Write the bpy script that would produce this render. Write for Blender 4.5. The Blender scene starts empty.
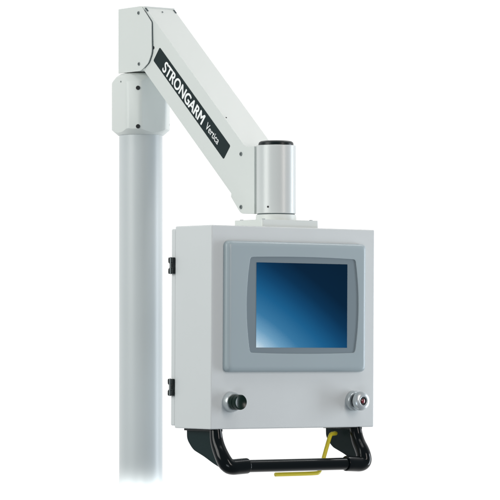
import bpy, bmesh, math
from mathutils import Vector, Matrix, Quaternion

S = bpy.context.scene
COL = S.collection

# ------------------------------------------------------------------ camera
TH = math.radians(37.0)
RIGHT = Vector((math.cos(TH), -math.sin(TH), 0))
FWD = Vector((math.sin(TH), math.cos(TH), 0))
cam_d = bpy.data.cameras.new('camera')
cam = bpy.data.objects.new('camera', cam_d); COL.objects.link(cam)
cam.location = (-4.0845, -5.5618, 0.1930)
cam.rotation_euler = (math.radians(90), 0, -TH)
cam_d.sensor_width = 36.0
cam_d.lens = 36.0 * 3200 / 500
cam_d.shift_y = 0.18
cam_d.clip_start = 0.1
cam_d.clip_end = 200
S.camera = cam

# ------------------------------------------------------------------ studio surroundings
# white sweep behind the subject, dimmer studio on the photographer's side
world = bpy.data.worlds.new("World"); S.world = world
world.use_nodes = True
nt = world.node_tree; nt.nodes.clear()
tc = nt.nodes.new('ShaderNodeTexCoord')
dt = nt.nodes.new('ShaderNodeVectorMath'); dt.operation = 'DOT_PRODUCT'
dt.inputs[1].default_value = (FWD.x, FWD.y, 0)
nt.links.new(tc.outputs['Generated'], dt.inputs[0])
rp = nt.nodes.new('ShaderNodeValToRGB')
rp.color_ramp.interpolation = 'EASE'
mr = nt.nodes.new('ShaderNodeMapRange')
mr.inputs['From Min'].default_value = -1; mr.inputs['From Max'].default_value = 1
nt.links.new(dt.outputs['Value'], mr.inputs['Value'])
nt.links.new(mr.outputs['Result'], rp.inputs['Fac'])
e = rp.color_ramp.elements
e[0].position = 0.0; e[0].color = (0.19, 0.205, 0.22, 1)
e[1].position = 0.80; e[1].color = (1.0, 1.0, 1.0, 1)
x = e.new(0.42); x.color = (0.22, 0.24, 0.26, 1)
bg = nt.nodes.new('ShaderNodeBackground'); bg.inputs['Strength'].default_value = 1.06
nt.links.new(rp.outputs['Color'], bg.inputs['Color'])
wo = nt.nodes.new('ShaderNodeOutputWorld'); nt.links.new(bg.outputs[0], wo.inputs['Surface'])

S.view_settings.view_transform = 'Standard'
S.view_settings.look = 'None'
S.view_settings.exposure = 0.06
S.view_settings.gamma = 1

def aim(o, p):
    o.rotation_euler = (Vector(p) - o.location).to_track_quat('-Z', 'Y').to_euler()

def area(name, loc, to, sx, sy, power, col):
    d = bpy.data.lights.new(name, 'AREA'); d.shape = 'RECTANGLE'; d.size = sx; d.size_y = sy
    d.energy = power; d.color = col
    o = bpy.data.objects.new(name, d); COL.objects.link(o); o.location = loc; aim(o, to)
    return o

MID = Vector((0.2, 0.25, 0.4))
def studio(r, f, u):
    return MID + RIGHT * r + FWD * f + Vector((0, 0, u))
area('softbox', studio(-2.8, -1.9, 1.0), MID, 1.8, 2.2, 80, (1.0, 1.0, 0.965))
area('softbox', studio(3.1, 0.75, -0.4), MID, 0.7, 2.2, 62, (0.84, 0.92, 1.0))
area('softbox', studio(2.25, -2.25, 0.7), MID, 0.35, 1.6, 27, (1.0, 0.90, 0.85))
area('softbox', studio(0.6, -3.2, -1.4), MID, 1.2, 0.8, 14, (0.84, 0.92, 1.0))
area('softbox', studio(1.8, 1.4, 2.9), MID, 1.2, 1.0, 20, (1.0, 1.0, 1.0))
area('softbox', studio(0.6, -1.2, 3.2), MID, 1.8, 1.4, 25, (1.0, 0.985, 0.96))

def spot(loc, to, power, ang, rad=0.03):
    d = bpy.data.lights.new('added_foot_spot', 'SPOT'); d.energy = power; d.spot_size = math.radians(ang)
    d.spot_blend = 1.0; d.shadow_soft_size = rad; d.color = (1, 1, 1)
    o = bpy.data.objects.new('added_foot_spot', d); COL.objects.link(o); o.location = loc; aim(o, to)
    return o
# added unseen spots that burn the foot of the pole out to white
PX, PY = 0.2265, 0.5845
SPOTS = []
for a in (-72, 0, 72):
    d = Quaternion((0, 0, 1), math.radians(a)) @ (-FWD)
    SPOTS.append(spot(Vector((PX, PY, -0.322)) + d * 0.55, (PX, PY, -0.322), 40 if a else 50, 46))

# ------------------------------------------------------------------ materials
def mat(name, col, rough=0.5, metal=0.0, bump=0.0, bscale=400, spec=0.5, coat=0.0, var=0.0, aniso=None):
    m = bpy.data.materials.new(name); m.use_nodes = True
    n = m.node_tree; b = n.nodes['Principled BSDF']
    b.inputs['Base Color'].default_value = (*col, 1)
    b.inputs['Roughness'].default_value = rough
    b.inputs['Metallic'].default_value = metal
    b.inputs['Specular IOR Level'].default_value = spec
    b.inputs['Coat Weight'].default_value = coat
    b.inputs['Coat Roughness'].default_value = 0.15
    t = n.nodes.new('ShaderNodeTexCoord')
    if bump > 0:
        no = n.nodes.new('ShaderNodeTexNoise'); no.inputs['Scale'].default_value = bscale
        no.inputs['Detail'].default_value = 3
        n.links.new(t.outputs['Object'], no.inputs['Vector'])
        bp = n.nodes.new('ShaderNodeBump'); bp.inputs['Strength'].default_value = bump
        bp.inputs['Distance'].default_value = 0.0005
        n.links.new(no.outputs['Fac'], bp.inputs['Height'])
        n.links.new(bp.outputs['Normal'], b.inputs['Normal'])
    if var > 0:
        n2 = n.nodes.new('ShaderNodeTexNoise'); n2.inputs['Scale'].default_value = 7
        n2.inputs['Detail'].default_value = 5
        n.links.new(t.outputs['Object'], n2.inputs['Vector'])
        mx = n.nodes.new('ShaderNodeMix'); mx.data_type = 'RGBA'
        mx.inputs[6].default_value = (*[c * (1 - var) for c in col], 1)
        mx.inputs[7].default_value = (*[min(1, c * (1 + var)) for c in col], 1)
        n.links.new(n2.outputs['Fac'], mx.inputs[0])
        n.links.new(mx.outputs[2], b.inputs['Base Color'])
        r2 = n.nodes.new('ShaderNodeMapRange')
        r2.inputs['To Min'].default_value = rough - 0.05; r2.inputs['To Max'].default_value = rough + 0.07
        n.links.new(n2.outputs['Fac'], r2.inputs['Value']); n.links.new(r2.outputs['Result'], b.inputs['Roughness'])
    return m

M = {}
M['arm'] = mat('arm_paint', (0.635, 0.67, 0.645), 0.42, bump=0.25, bscale=900, var=0.02)
M['pole'] = mat('pole_paint', (0.545, 0.585, 0.59), 0.36, spec=0.4, bump=0.2, bscale=900, var=0.02)
M['tower'] = mat('tower_aluminium', (0.56, 0.59, 0.58), 0.33, metal=0.05, bump=0.15, bscale=900, var=0.02)
M['cab'] = mat('cabinet_paint', (0.57, 0.60, 0.60), 0.45, bump=0.35, bscale=700, var=0.025)
M['bezel'] = mat('bezel_paint', (0.32, 0.385, 0.41), 0.30, bump=0.1, bscale=900, var=0.02, spec=0.4)
M['surround'] = mat('surround_film', (0.17, 0.215, 0.24), 0.45, bump=0.1, bscale=900, spec=0.2)
M['black'] = mat('black_plastic', (0.004, 0.009, 0.010), 0.35, bump=0.2, bscale=500, spec=0.25)
M['tube'] = mat('black_gloss_paint', (0.002, 0.004, 0.005), 0.14, spec=0.22)
M['gusset'] = mat('dark_green_steel', (0.004, 0.016, 0.017), 0.5, bump=0.3, bscale=500, spec=0.12)
M['gap'] = mat('joint_rubber_and_gap_shade', (0.05, 0.075, 0.08), 0.7)  # seal rubber, also the dark tone drawn for shade in the cheek gaps
M['hole'] = mat('socket_black', (0.004, 0.006, 0.007), 0.6)
M['screw'] = mat('zinc_screw', (0.22, 0.25, 0.25), 0.35, metal=0.7)
M['plate'] = mat('name_plate_ink', (0.010, 0.022, 0.023), 0.45, bump=0.1, bscale=600, spec=0.12)
M['white'] = mat('white_ink', (0.86, 0.88, 0.87), 0.5)
M['chrome'] = mat('brushed_metal', (0.52, 0.56, 0.57), 0.30, metal=0.6, bump=0.15, bscale=600)
M['green'] = mat('green_lens', (0.001, 0.012, 0.008), 0.25, spec=0.25)
M['red'] = mat('red_lens', (0.16, 0.012, 0.02), 0.18, coat=0.5)
M['yellow'] = mat('yellow_paint', (0.76, 0.64, 0.03), 0.38, bump=0.15, bscale=500)

# the lit display: pale glow low on the left falling off to navy
def screen_mat(x0, x1, z0, z1):
    m = bpy.data.materials.new('display'); m.use_nodes = True
    n = m.node_tree; b = n.nodes['Principled BSDF']
    b.inputs['Base Color'].default_value = (0.002, 0.006, 0.010, 1)
    b.inputs['Roughness'].default_value = 0.12
    b.inputs['Specular IOR Level'].default_value = 0.06
    t = n.nodes.new('ShaderNodeTexCoord'); sp = n.nodes.new('ShaderNodeSeparateXYZ')
    n.links.new(t.outputs['Object'], sp.inputs[0])
    def rng(sock, a, c):
        r = n.nodes.new('ShaderNodeMapRange'); r.clamp = False
        r.inputs['From Min'].default_value = a; r.inputs['From Max'].default_value = c
        n.links.new(sp.outputs[sock], r.inputs['Value']); return r.outputs['Result']
    def mth(op, a, c):
        k = n.nodes.new('ShaderNodeMath'); k.operation = op
        for i, v in enumerate((a, c)):
            if isinstance(v, (int, float)): k.inputs[i].default_value = v
            else: n.links.new(v, k.inputs[i])
        return k.outputs[0]
    u = rng('X', x0, x1); v = rng('Z', z0, z1)
    lin = mth('ADD', mth('MULTIPLY', u, 0.47), mth('MULTIPLY', v, 0.53))
    sq = mth('SQRT', mth('ADD', mth('MULTIPLY', u, u), mth('MULTIPLY', v, v)), 0)
    mixv = mth('ADD', mth('MULTIPLY', lin, 0.88), mth('MULTIPLY', sq, 0.12))
    no = n.nodes.new('ShaderNodeTexNoise'); no.inputs['Scale'].default_value = 600
    n.links.new(t.outputs['Object'], no.inputs['Vector'])
    mixv = mth('ADD', mixv, mth('MULTIPLY', mth('SUBTRACT', no.outputs['Fac'], 0.5), 0.03))
    r = n.nodes.new('ShaderNodeValToRGB'); n.links.new(mixv, r.inputs['Fac'])
    el = r.color_ramp.elements
    el[0].position = 0.0; el[0].color = (0.66, 0.80, 0.88, 1)
    el[1].position = 1.0; el[1].color = (0.000, 0.010, 0.030, 1)
    for p, c in ((0.06, (0.36, 0.56, 0.72, 1)), (0.14, (0.15, 0.35, 0.54, 1)), (0.25, (0.040, 0.19, 0.37, 1)),
                 (0.40, (0.010, 0.115, 0.27, 1)), (0.52, (0.004, 0.062, 0.165, 1)), (0.63, (0.001, 0.028, 0.082, 1)), (0.76, (0.000, 0.012, 0.038, 1))):
        q = el.new(p); q.color = c
    n.links.new(r.outputs['Color'], b.inputs['Emission Color'])
    b.inputs['Emission Strength'].default_value = 0.9
    return m

# ------------------------------------------------------------------ mesh helpers
def link(name, bm, m, parent=None, smooth=True, ang=35):
    me = bpy.data.meshes.new(name)
    bmesh.ops.recalc_face_normals(bm, faces=bm.faces[:])
    bm.to_mesh(me); bm.free()
    o = bpy.data.objects.new(name, me); COL.objects.link(o)
    me.materials.append(M[m] if isinstance(m, str) else m)
    if smooth:
        me.shade_smooth(); me.set_sharp_from_angle(angle=math.radians(ang))
        w = o.modifiers.new('weighted_normals', 'WEIGHTED_NORMAL'); w.keep_sharp = True
    if parent: o.parent = parent
    return o

def thing(name, label, cat):
    o = bpy.data.objects.new(name, None); COL.objects.link(o)
    o['label'] = label; o['category'] = cat; o.empty_display_size = 0.1
    return o

def bevel(bm, w, seg=3, edges=None, ang=25):
    if edges is None:
        bm.normal_update()
        edges = [e for e in bm.edges if len(e.link_faces) == 2 and e.calc_face_angle(0) > math.radians(ang)]
    bmesh.ops.bevel(bm, geom=edges, offset=w, segments=seg, profile=0.5, affect='EDGES', clamp_overlap=True)

def box(p0, p1, bw=0.0, seg=3):
    bm = bmesh.new()
    bmesh.ops.create_cube(bm, size=1)
    c = [(a + b) / 2 for a, b in zip(p0, p1)]; s = [abs(b - a) for a, b in zip(p0, p1)]
    for v in bm.verts: v.co = Vector([v.co[i] * s[i] + c[i] for i in range(3)])
    if bw: bevel(bm, bw, seg)
    return bm

def prism(poly, a0, a1, axis='x', bw=0.0, seg=2):
    """poly is a list of 2-D points; extruded along axis from a0 to a1"""
    bm = bmesh.new()
    def P(a, p):
        return Vector((a, p[0], p[1])) if axis == 'x' else (Vector((p[0], a, p[1])) if axis == 'y' else Vector((p[0], p[1], a)))
    A = [bm.verts.new(P(a0, p)) for p in poly]; B = [bm.verts.new(P(a1, p)) for p in poly]
    bm.faces.new(A); bm.faces.new(B[::-1])
    for i in range(len(poly)):
        j = (i + 1) % len(poly); bm.faces.new((A[i], B[i], B[j], A[j]))
    bmesh.ops.recalc_face_normals(bm, faces=bm.faces[:])
    if bw: bevel(bm, bw, seg)
    return bm

def round_poly(pts, rads, n=5):
    out = []
    N = len(pts)
    for i, p in enumerate(pts):
        r = rads[i] if isinstance(rads, (list, tuple)) else rads
        p = Vector(p)
        if r <= 0: out.append(tuple(p)); continue
        a = (Vector(pts[i - 1]) - p); b = (Vector(pts[(i + 1) % N]) - p)
        t = min(r, a.length * .45, b.length * .45)
        pa = p + a.normalized() * t; pb = p + b.normalized() * t
        for k in range(n + 1):
            s = k / n
            out.append(tuple(pa * (1 - s) ** 2 + p * 2 * s * (1 - s) + pb * s * s))
    return out

def lathe(prof, axis='z', org=(0, 0, 0), n=64, direction=None):
    """prof: (radius, along) list, closed at both ends"""
    bm = bmesh.new(); rings = []
    for r, h in prof:
        if r < 1e-6: rings.append([bm.verts.new((0, 0, h))])
        else: rings.append([bm.verts.new((r * math.cos(2 * math.pi * k / n), r * math.sin(2 * math.pi * k / n), h)) for k in range(n)])
    for A, B in zip(rings, rings[1:]):
        for k in range(n):
            j = (k + 1) % n
            if len(A) == 1 and len(B) == 1: continue
            if len(A) == 1: bm.faces.new((A[0], B[j], B[k]))
            elif len(B) == 1: bm.faces.new((A[k], A[j], B[0]))
            else: bm.faces.new((A[k], A[j], B[j], B[k]))
    if len(rings[0]) > 1: bm.faces.new(rings[0][::-1])
    if len(rings[-1]) > 1: bm.faces.new(rings[-1])
    d = Vector(direction) if direction else Vector({'z': (0, 0, 1), 'x': (1, 0, 0), 'y': (0, 1, 0)}[axis])
    q = d.to_track_quat('Z', 'Y').to_matrix().to_4x4()
    bmesh.ops.transform(bm, matrix=Matrix.Translation(org) @ q, verts=bm.verts[:])
    return bm

def smooth_path(pts, it=3):
    P = [Vector(p) for p in pts]
    for _ in range(it):
        Q = [P[0]]
        for a, b in zip(P, P[1:]):
            Q += [a.lerp(b, .25), a.lerp(b, .75)]
        Q.append(P[-1]); P = Q
    return P

def sweep(bm, P, rad, n=24):
    """rad is a number or a list with one radius per point"""
    R = rad if isinstance(rad, list) else [rad] * len(P)
    T = [(P[min(i + 1, len(P) - 1)] - P[max(i - 1, 0)]).normalized() for i in range(len(P))]
    u = T[0].orthogonal().normalized(); rings = []
    for i, p in enumerate(P):
        u = (u - T[i] * u.dot(T[i])).normalized(); w = T[i].cross(u)
        rings.append([bm.verts.new(p + (u * math.cos(2 * math.pi * k / n) + w * math.sin(2 * math.pi * k / n)) * R[i]) for k in range(n)])
    for A, B in zip(rings, rings[1:]):
        for k in range(n):
            j = (k + 1) % n; bm.faces.new((A[k], A[j], B[j], B[k]))
    bm.faces.new(rings[0][::-1]); bm.faces.new(rings[-1])
    return bm

def screw(parent, org, d, r=0.0045, name='screw'):
    """pan-head screw with a hexagon socket"""
    d = Vector(d)
    bm = lathe([(r, 0), (r, 0.0009), (r * .86, 0.0016), (r * .52, 0.0016), (r * .52, 0.0003), (0, 0.0003)], org=org, n=24, direction=d)
    o = link(name, bm, 'screw', parent)
    return o

def hole(parent, org, d, r=0.005, name='socket_hole'):
    bm = lathe([(r * 1.15, -0.001), (r * 1.15, 0.0003), (r, 0.0006), (r * .95, 0.0002), (0, 0.0002)], org=org, n=24, direction=d)
    return link(name, bm, 'hole', parent)

def text(s, size, m, parent, org, xdir, ydir, width, thick=0.0, name='lettering', shear=0.0):
    cu = bpy.data.curves.new('lettering', 'FONT'); cu.body = s; cu.size = size; cu.extrude = 0.0002
    cu.offset = thick; cu.shear = shear
    cu.align_x = 'LEFT'; cu.align_y = 'BOTTOM_BASELINE'
    t = bpy.data.objects.new('tmp', cu); COL.objects.link(t)
    dg = bpy.context.evaluated_depsgraph_get(); dg.update()
    me = bpy.data.meshes.new_from_object(t.evaluated_get(dg))
    bpy.data.objects.remove(t)
    xs = [v.co.x for v in me.vertices]; k = width / (max(xs) - min(xs)); x0 = min(xs)
    X = Vector(xdir).normalized(); Y = Vector(ydir).normalized(); Z = X.cross(Y)
    for v in me.vertices:
        c = v.co.copy()
        v.co = Vector(org) + X * ((c.x - x0) * k) + Y * c.y + Z * c.z
    me.materials.clear(); me.materials.append(M[m])
    o = bpy.data.objects.new(name, me); COL.objects.link(o); o.parent = parent
    return o

# ================================================================== SUSPENSION ARM ON ITS POLE
arm = thing('suspension_arm', 'pale grey support arm on round pole with dark name strip on its beam', 'support arm')
arm.location = (PX, PY, -0.62)
AI = Matrix.Translation(-arm.location)
def A(o):
    if o.parent is arm: o.matrix_parent_inverse = AI
    return o

# pole
R = 0.0508
bm = lathe([(R, -0.62), (R, 0.0), (R, 0.3), (R, 0.70)], org=(PX, PY, 0), n=96)
pole = A(link('pole', bm, 'pole', arm))

# collar: eight-sided block cut by a turned profile, like the ends of a nut
def collar():
    c, h = 0.0235, 0.0592
    pts = [(-h + c, -h), (h - c, -h), (h, -h + c), (h, h - c), (h - c, h), (-h + c, h), (-h, h - c), (-h, -h + c)]
    q = Matrix.Rotation(math.radians(-4.5), 2)
    pts = [tuple(q @ Vector(p)) for p in pts]
    b1 = prism(pts, 0.672, 0.830, 'z')
    vert = [e for e in b1.edges if abs(e.verts[0].co.z - e.verts[1].co.z) > 0.05]
    bevel(b1, 0.006, 4, vert)
    b2 = lathe([(0.048, 0.6715), (0.0535, 0.6725), (0.0665, 0.6835), (0.0720, 0.691), (0.0720, 0.785), (0.0665, 0.797),
                (0.0575, 0.809), (0.047, 0.8155), (0.030, 0.8175)], n=96)
    o1 = link('pole_collar', b1, 'arm'); o2 = link('cutter', b2, 'arm')
    mod = o1.modifiers.new('b', 'BOOLEAN'); mod.operation = 'INTERSECT'; mod.object = o2; mod.solver = 'EXACT'
    bv = o1.modifiers.new('v', 'BEVEL'); bv.width = 0.0022; bv.segments = 3; bv.limit_method = 'ANGLE'; bv.angle_limit = math.radians(28)
    dg = bpy.context.evaluated_depsgraph_get(); dg.update()
    me = bpy.data.meshes.new_from_object(o1.evaluated_get(dg))
    bpy.data.objects.remove(o1); bpy.data.objects.remove(o2)
    me.name = 'pole_collar'
    o = bpy.data.objects.new('pole_collar', me); COL.objects.link(o)
    me.shade_smooth(); me.set_sharp_from_angle(angle=math.radians(40))
    me.transform(Matrix.Translation((PX, PY, 0)))
    o.parent = arm
    return A(o)
col = collar()
def ckd(a):      # direction away from the pole axis, turned from -x towards -y
    a = math.radians(a + 4.5); return Vector((-math.cos(a), -math.sin(a), 0))
d45 = ckd(45)
perp = Vector((-d45.y, d45.x, 0))
h45 = 0.0592 * math.sqrt(2) - 0.0235 / math.sqrt(2)
for z in (0.779, 0.6895):
    o = hole(col, Vector((PX, PY, z)) + d45 * (h45 + 0.0016), d45, 0.0043)
dm = ckd(0)
o = screw(col, Vector((PX, PY, 0.7955)) + dm * 0.0591, dm, 0.0022)
for sgn in (-1, 1):
    o = screw(col, Vector((PX, PY, 0.697)) + ckd(-45 if sgn < 0 else 135) * (h45 - 0.001), ckd(-45 if sgn < 0 else 135), 0.004)

# head at the pole top: rear block between two cheek plates
XC0, XC1 = 0.1805, 0.2725
cheek = [(0.6107, 0.9677), (0.5181, 0.9677), (0.4779, 0.9274), (0.4755, 0.8566), (0.4899, 0.8335), (0.5181, 0.8172), (0.6107, 0.8172)]
core = [(0.6095, 0.9667), (0.508, 0.9667), (0.508, 0.8185), (0.6095, 0.8185)]
head = A(link('arm_head', prism(core, XC0 + 0.003, XC1 - 0.003, bw=0.001), 'arm', arm))
cp = round_poly(cheek, [0, 0, 0.004, 0.010, 0.006, 0.010, 0])
for xa, xb in ((XC0, XC0 + 0.0028), (XC1 - 0.0028, XC1)):
    o = link('cheek_plate', prism(cp, xa, xb, bw=0.0009), 'arm', head)
ck = Vector((0.0, 0.52, 0.885))
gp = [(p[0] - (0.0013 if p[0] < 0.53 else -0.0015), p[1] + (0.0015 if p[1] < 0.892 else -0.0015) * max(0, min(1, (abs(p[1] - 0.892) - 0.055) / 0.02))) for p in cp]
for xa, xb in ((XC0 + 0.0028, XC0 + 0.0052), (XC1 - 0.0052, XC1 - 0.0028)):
    o = link('gap_shade_strip', prism(gp, xa, xb), 'gap', head)  # dark strip added to draw the shade in the cheek gap
for y, z in ((0.5278, 0.9523), (0.5262, 0.8337)):
    o = screw(head, (XC0, y, z), (-1, 0, 0), 0.0042)

# sloping beam with the clamp block at its lower end
XB0, XB1 = 0.185, 0.2685
beam = [(0.512, 0.9640), (0.5065, 0.9622), (0.1224, 0.6222), (0.0885, 0.6220), (0.0885, 0.4722), (0.1361, 0.4742), (0.1447, 0.4803),
        (0.1753, 0.5126), (0.1745, 0.5204), (0.5104, 0.8155), (0.530, 0.8325), (0.530, 0.9640)]
rd = [0.002, 0.004, 0.004, 0, 0, 0.004, 0.004, 0.001, 0.001, 0, 0, 0]
bo = A(link('arm_beam', prism(round_poly(beam, rd, 3), XB0, XB1, bw=0.0012), 'arm', arm))
for p, r in (((0.1373, 0.6069), .0048), ((0.1373, 0.4889), .0048)):
    o = screw(bo, (XB0, *p), (-1, 0, 0), r)
o = hole(bo, (XB0, 0.4745, 0.8679), (-1, 0, 0), 0.0036)
# small fixings and dark gap marks on the sloping top face
al = Vector((0, -0.7498, -0.6616)); nm = Vector((0, -0.6616, 0.7498))
top0 = Vector((0, 0.5065, 0.9622)); tn = Vector((0, -(0.9622 - 0.6222), 0.5065 - 0.1224)).normalized()
for xx in (XB0 + 0.0415,):
    o = screw(bo, top0 + Vector((xx, 0, 0)) + al * 0.012, tn, 0.0022)
for xx in (XB0 - 0.0015, XB1 - 0.005):
    b_ = box((xx, -0.006, -0.001), (xx + 0.004, 0.006, 0.0012), 0.0004)
    q = Matrix.Translation(top0 + al * 0.006) @ Matrix.Rotation(math.radians(41.4), 4, 'X')
    bmesh.ops.transform(b_, matrix=q, verts=b_.verts[:])
    o = link('gap_mark', b_, 'gap', bo)  # dark block added to draw the gap between cheek and beam
o = hole(bo, Vector((XB0 + 0.006, 0.2005, 0.6918)) + tn * 0.0, tn, 0.0014)

# name plate
LC = Vector((XB0, 0.3254, 0.7326))
def lab(a, p, out=0.0): return LC + al * a + nm * p + Vector((-out, 0, 0))
ln, hh = 0.1815, 0.0192
rc = round_poly([(-ln, -hh), (ln, -hh), (ln, hh), (-ln, hh)], 0.004)
bm = bmesh.new()
f0 = [bm.verts.new(lab(a, p, -0.0003)) for a, p in rc]; f1 = [bm.verts.new(lab(a, p, 0.0006)) for a, p in rc]
bm.faces.new(f0); bm.faces.new(f1[::-1])
for i in range(len(rc)):
    j = (i + 1) % len(rc); bm.faces.new((f0[i], f1[i], f1[j], f0[j]))
npl = A(link('name_plate', bm, 'plate', arm))
npl['label'] = 'dark strip with white lettering'
big = bmesh.new()
for sh, sv, dp in ((-0.0011, 0, 0.0008), (-0.0005, -0.0006, 0.00083), (0.0005, 0.0006, 0.00086), (0.0011, 0, 0.00089), (-0.0005, 0.0006, 0.00095), (0.0005, -0.0006, 0.00098), (0.0, 0.0, 0.00092)):     # several passes give the heavy strokes
    o = text('STRONGARM', 0.0365, 'white', npl, lab(-0.1390 + sh, -0.0137 + sv, dp), al, nm, 0.2030, 0.0)
    big.from_mesh(o.data); bpy.data.objects.remove(o)
link('lettering', big, 'white', npl, smooth=False)
o = text('Vertica', 0.0240, 'white', npl, lab(0.0800, -0.0095, 0.0008), al, nm, 0.062, 0.00005)

# swivel tower
TX, TY = 0.2265, 0.0634
prof = [(0.040, 0.4722), (0.0430, 0.4722), (0.0441, 0.4732), (0.0441, 0.6225), (0.0436, 0.6232), (0.041, 0.6234)]
tower = A(link('swivel_tower', lathe(prof, org=(TX, TY, 0), n=96), 'tower', arm))
cap = link('top_cap', lathe([(0.0385, 0.6232), (0.0390, 0.6262), (0.0380, 0.6300), (0.0345, 0.6328), (0.0300, 0.6335), (0.0285, 0.6318), (0, 0.6318)], org=(TX, TY, 0), n=64), 'black', tower)
dd = Vector((-0.93, -0.37, 0)).normalized()
o = hole(tower, Vector((TX, TY, 0.4865)) + Vector((-0.875, -0.484, 0)) * 0.0442, (-0.875, -0.484, 0), 0.0020)
A(link('swivel_seal', lathe([(0.0415, 0.4685), (0.0415, 0.4723)], org=(TX, TY, 0), n=64), 'gap', arm))
A(link('base_ring', lathe([(0.0452, 0.4560), (0.0450, 0.4620), (0.0443, 0.4690), (0.0432, 0.4702), (0.038, 0.4704)], org=(TX, TY, 0), n=96), 'arm', arm))
bmp = box((TX - 0.0785, TY - 0.053, 0.4380), (TX + 0.0785, TY + 0.050, 0.4572), 0.0)
bevel(bmp, 0.004, 3, [e for e in bmp.edges if abs(e.verts[0].co.z - e.verts[1].co.z) > 0.01])
bevel(bmp, 0.0022, 2)
mp = A(link('mount_plate', bmp, 'arm', arm))
for sx in (-1, 1):
    for sy in (-1, 1):
        o = screw(mp, (TX + sx * 0.066, TY + sy * 0.040 - 0.0015, 0.4572), (0, 0, 1), 0.0040)

# ================================================================== CONTROL CABINET
W, H, D = 0.4540, 0.4415, 0.1340
cab = thing('control_cabinet', 'light grey cabinet with blue screen and black handle hanging under the arm', 'control cabinet')
cab.rotation_mode = 'QUATERNION'
cab.rotation_quaternion = Quaternion(FWD, math.radians(0.28))

link('body', box((0, 0, 0), (W, D, H), 0.0028, 3), 'cab', cab)
rear = link('rear_door', box((0.0015, D + 0.0012, 0.005), (W - 0.0015, D + 0.0165, H - 0.0055), 0.0030, 3), 'cab', cab)
link('door_seal', box((0.004, D - 0.002, 0.008), (W - 0.004, D + 0.003, H - 0.008)), 'gap', cab)
# butterfly hinges
for z0, z1 in ((0.3375, 0.3735), (0.0705, 0.1075)):
    zm = (z0 + z1) / 2; y0, y1 = 0.1330, 0.1512
    hw = (z1 - z0) / 2
    pl = [(0, -hw), (-0.0058, -hw), (-0.0066, -hw + .004), (-0.0062, -hw + .011), (-0.0030, -hw + .014), (-0.0030, hw - .014), (-0.0062, hw - .011), (-0.0066, hw - .004), (-0.0058, hw), (0, hw)]
    b_ = bmesh.new()
    A_ = [b_.verts.new((p[0], y0, zm + p[1])) for p in pl]; B_ = [b_.verts.new((p[0], y1, zm + p[1])) for p in pl]
    b_.faces.new(A_); b_.faces.new(B_[::-1])
    for i in range(len(pl)):
        j = (i + 1) % len(pl); b_.faces.new((A_[i], B_[i], B_[j], A_[j]))
    bmesh.ops.recalc_face_normals(b_, faces=b_.faces[:]); bevel(b_, 0.0008, 2)
    hg = link('hinge', b_, 'black', cab)
    link('hinge_pin', lathe([(0.0016, zm - hw - 0.0008), (0.0016, zm + hw + 0.0008)], org=(-0.0062, (y0 + y1) / 2, 0), n=16), 'screw', hg)

# bezel: raised frame round the recessed surround
def bezel():
    x0, x1, z0, z1, t = 0.0325, 0.4215, 0.1240, 0.4083, 0.0150
    cx, cz = (x0 + x1) / 2, (z0 + z1) / 2
    def rr(inset, r, n=8):
        pts = []
        a0, a1, b0, b1 = x0 + inset, x1 - inset, z0 + inset, z1 - inset
        for (px, pz, s) in ((a1 - r, b1 - r, 0), (a0 + r, b1 - r, 90), (a0 + r, b0 + r, 180), (a1 - r, b0 + r, 270)):
            for k in range(n + 1):
                an = math.radians(s + 90 * k / n); pts.append((px + r * math.cos(an), pz + r * math.sin(an)))
        # extra points along the straights keep the loops aligned
        return pts
    def barrel(grow=0.0, n=8):
        # surround outline: sides bowed out, top and bottom bowed a little
        L, Rr, B, T = 0.0945 - grow, 0.3870 + grow, 0.1662 - grow, 0.3735 + grow
        bs, bt = 0.0095, 0.0025
        c = 0.008
        m = 8; pts = []
        def side(p, q, bow, outn, k):
            s = k / m; return Vector(p).lerp(Vector(q), s) + Vector(outn) * bow * 4 * s * (1 - s)
        return L, Rr, B, T, bs, bt, c
    return rr, barrel, (x0, x1, z0, z1, t)
rr, barrel, (bx0, bx1, bz0, bz1, bt_) = bezel()

def barrel_pts(grow=0.0):
    L, Rr, B, T, bs, bt, _ = barrel(grow)
    m = 14; out = []
    cs = [((Rr, B), (Rr, T), bs, (1, 0)), ((Rr, T), (L, T), bt, (0, 1)), ((L, T), (L, B), bs, (-1, 0)), ((L, B), (Rr, B), bt, (0, -1))]
    for p, q, bow, on in cs:
        for k in range(m):
            s = k / m; v = Vector(p).lerp(Vector(q), s) + Vector(on) * bow * 4 * s * (1 - s); out.append((v.x, v.y))
    # round the corners
    N = len(out); res = []
    for i in range(N):
        if i % m == 0:
            a = Vector(out[i - 1]); p = Vector(out[i]); b = Vector(out[(i + 1) % N])
            pa = p + (a - p).normalized() * .006; pb = p + (b - p).normalized() * .006
            for k in range(6):
                s = k / 5; v = pa * (1 - s) ** 2 + p * 2 * s * (1 - s) + pb * s * s; res.append((v.x, v.y))
        else: res.append(out[i])
    return res

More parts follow.
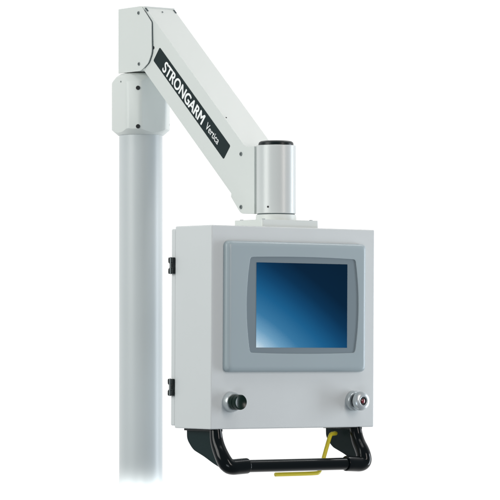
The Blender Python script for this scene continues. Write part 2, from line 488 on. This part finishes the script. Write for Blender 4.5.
def resample(pts, N, cx, cz):
    """points where rays at N even angles from the centre leave the outline"""
    res = []
    for k in range(N):
        an = 2 * math.pi * k / N; d = Vector((math.cos(an), math.sin(an))); best = None
        for i in range(len(pts)):
            a = Vector(pts[i]) - Vector((cx, cz)); b = Vector(pts[(i + 1) % len(pts)]) - Vector((cx, cz)); e_ = b - a
            den = d.x * e_.y - d.y * e_.x
            if abs(den) < 1e-12: continue
            t = (a.x * e_.y - a.y * e_.x) / den; s = (a.x * d.y - a.y * d.x) / den
            if t > 0 and -1e-6 <= s <= 1 + 1e-6: best = t if best is None else max(best, t)
        res.append((cx + d.x * best, cz + d.y * best))
    return res
NR = 360
bcx, bcz = (0.0945 + 0.387) / 2, (0.1662 + 0.3735) / 2
loops = []
prof_ = [(0.0, 0.011, 0.0005), (0.0, 0.011, -0.0030)]
for k in range(1, 13):      # quarter ellipse from the side to the face
    an = math.radians(90 * k / 12)
    prof_.append((0.0125 * (1 - math.cos(an)) ** 1.25, 0.011 - 0.005 * k / 12, -0.0030 - 0.0120 * math.sin(an)))
for inset, r, y in prof_:
    loops.append((resample(rr(inset, r), NR, bcx, bcz), y))
for g, y in ((0.0010, -0.0150), (0.0002, -0.0146), (0.0, -0.0138), (0.0, -0.0125)):
    loops.append((resample(barrel_pts(g), NR, bcx, bcz), y))
bm = bmesh.new(); rg = [[bm.verts.new((p[0], y, p[1])) for p in L] for L, y in loops]
for A_, B_ in zip(rg, rg[1:]):
    for k in range(NR):
        j = (k + 1) % NR; bm.faces.new((A_[k], A_[j], B_[j], B_[k]))
bz = link('bezel', bm, 'bezel', cab, ang=50)
link('screen_surround', prism(resample(barrel_pts(0.0015), 180, bcx, bcz), -0.0128, -0.0060, 'y'), 'surround', cab)
sx0, sx1, sz0, sz1 = 0.1125, 0.3655, 0.1772, 0.3624
link('screen', box((sx0, -0.0136, sz0), (sx1, -0.0100, sz1), 0.0003, 1), screen_mat(sx0, sx1, sz0, sz1), cab)

# push buttons
def ycyl(prof, x, z):   # profile (radius, distance out from the front)
    return lathe(prof, org=(x, 0, z), n=48, direction=(0, -1, 0))
bx, bz_ = 0.0530, 0.0590
b1 = link('push_button', ycyl([(0.0222, -0.0005), (0.0222, 0.004), (0.0215, 0.0065), (0.0205, 0.0130), (0.0190, 0.0148), (0.0150, 0.0150)], bx, bz_), 'chrome', cab)
b1['label'] = 'silver ringed button with a dark green cap'
link('button_cap', ycyl([(0.0168, 0.0140), (0.0172, 0.0190), (0.0168, 0.0262), (0.0150, 0.0266), (0.0150, 0.0272), (0.0166, 0.0276), (0.0164, 0.0375), (0.0150, 0.0392), (0.0125, 0.0385), (0.008, 0.0372), (0, 0.0366)], bx, bz_), 'green', b1)
bx, bz_ = 0.3935, 0.0590
b2 = link('push_button', ycyl([(0.0222, -0.0005), (0.0222, 0.006), (0.0212, 0.0105), (0.0190, 0.0130), (0.0140, 0.0132)], bx, bz_), 'chrome', cab)
b2['label'] = 'silver mushroom button with a dark red centre'
link('button_neck', ycyl([(0.0150, 0.0125), (0.0150, 0.0245)], bx, bz_), 'black', b2)
link('button_cap', ycyl([(0.0150, 0.0228), (0.0200, 0.0234), (0.0212, 0.0256), (0.0212, 0.0300), (0.0200, 0.0345), (0.0165, 0.0372), (0.0115, 0.0382), (0.0095, 0.0375), (0.0090, 0.0350), (0, 0.0350)], bx, bz_), 'chrome', b2)
link('button_well', ycyl([(0.0089, 0.0345), (0.0087, 0.0360), (0.0060, 0.0362), (0.0055, 0.0354), (0, 0.0354)], bx, bz_), 'hole', b2)
link('button_lens', ycyl([(0.0052, 0.0350), (0.0050, 0.0366), (0.0030, 0.0374), (0, 0.0376)], bx, bz_), 'red', b2)

# handle: two gussets, a bent tube and end sleeves
XL, XR, HY, HZ = 0.0240, 0.4120, -0.0200, -0.0800
def hpath():
    return [(XL, 0.014, 0.000), (XL, 0.010, -0.030), (XL + 0.000, HY + 0.008, HZ + 0.018), (XL + 0.010, HY, HZ - 0.002), (XL + 0.046, HY, HZ)]
pL = smooth_path(hpath(), 4)
pR = smooth_path([(XR, 0.014, 0.000), (XR, 0.006, -0.030), (XR - 0.001, HY + 0.002, HZ + 0.022), (XR - 0.001, HY, HZ - 0.002), (XR - 0.040, HY, HZ)], 4)
mid = [Vector((XL + 0.046, HY, HZ)), Vector((XR - 0.040, HY, HZ))]
bm = bmesh.new(); sweep(bm, mid, 0.0136)
hd = link('handle', bm, 'tube', cab)
for p, r0 in ((pL, 0.0135), (pR, 0.0135)):
    n_ = len(p); q = p + [p[-1] + (p[-1] - p[-2]).normalized() * k for k in (0.012, 0.014, 0.0145)]
    rad = [0.0125 + (0.0172 - 0.0125) * min(1, (i / n_) / 0.6) for i in range(n_)] + [0.0172, 0.0166, 0.0140]
    bm = bmesh.new(); sweep(bm, q, rad, 32)
    link('elbow', bm, 'tube', hd)
gus = [(0.1175, 0.002), (0.1165, -0.018), (0.1120, -0.026), (0.1000, -0.038), (0.0898, -0.045), (0.0529, -0.0575), (0.0200, -0.071), (-0.006, -0.080), (-0.012, -0.060), (0.004, -0.03), (0.012, 0.002)]
gus = [(y, z - 0.003 if z < -0.01 else z) for y, z in gus]
gus = round_poly(gus, 0.006, 3)
for xc in (XL, XR):
    link('gusset', prism(gus, xc - 0.0025, xc + 0.0025, bw=0.0006), 'gusset', hd)
    link('flange', box((xc - 0.008, 0.002, -0.0050), (xc + 0.010, 0.120, 0.0005), 0.0008), 'black', hd)

# yellow release lever
yp = smooth_path([(0.3980, 0.070, -0.0150), (0.3900, 0.055, -0.0150), (0.3700, 0.040, -0.0150), (0.3600, 0.036, -0.0155), (0.3500, 0.030, -0.0260), (0.3180, 0.014, -0.0800), (0.304, 0.006, -0.0990),
                  (0.292, 0.003, -0.1010), (0.1790, 0.003, -0.1010)], 3)
bm = bmesh.new(); sweep(bm, yp, 0.0046, 16)
lv = link('release_lever', bm, 'yellow', cab)
lv['label'] = 'yellow bent rod hooked under the black handle'
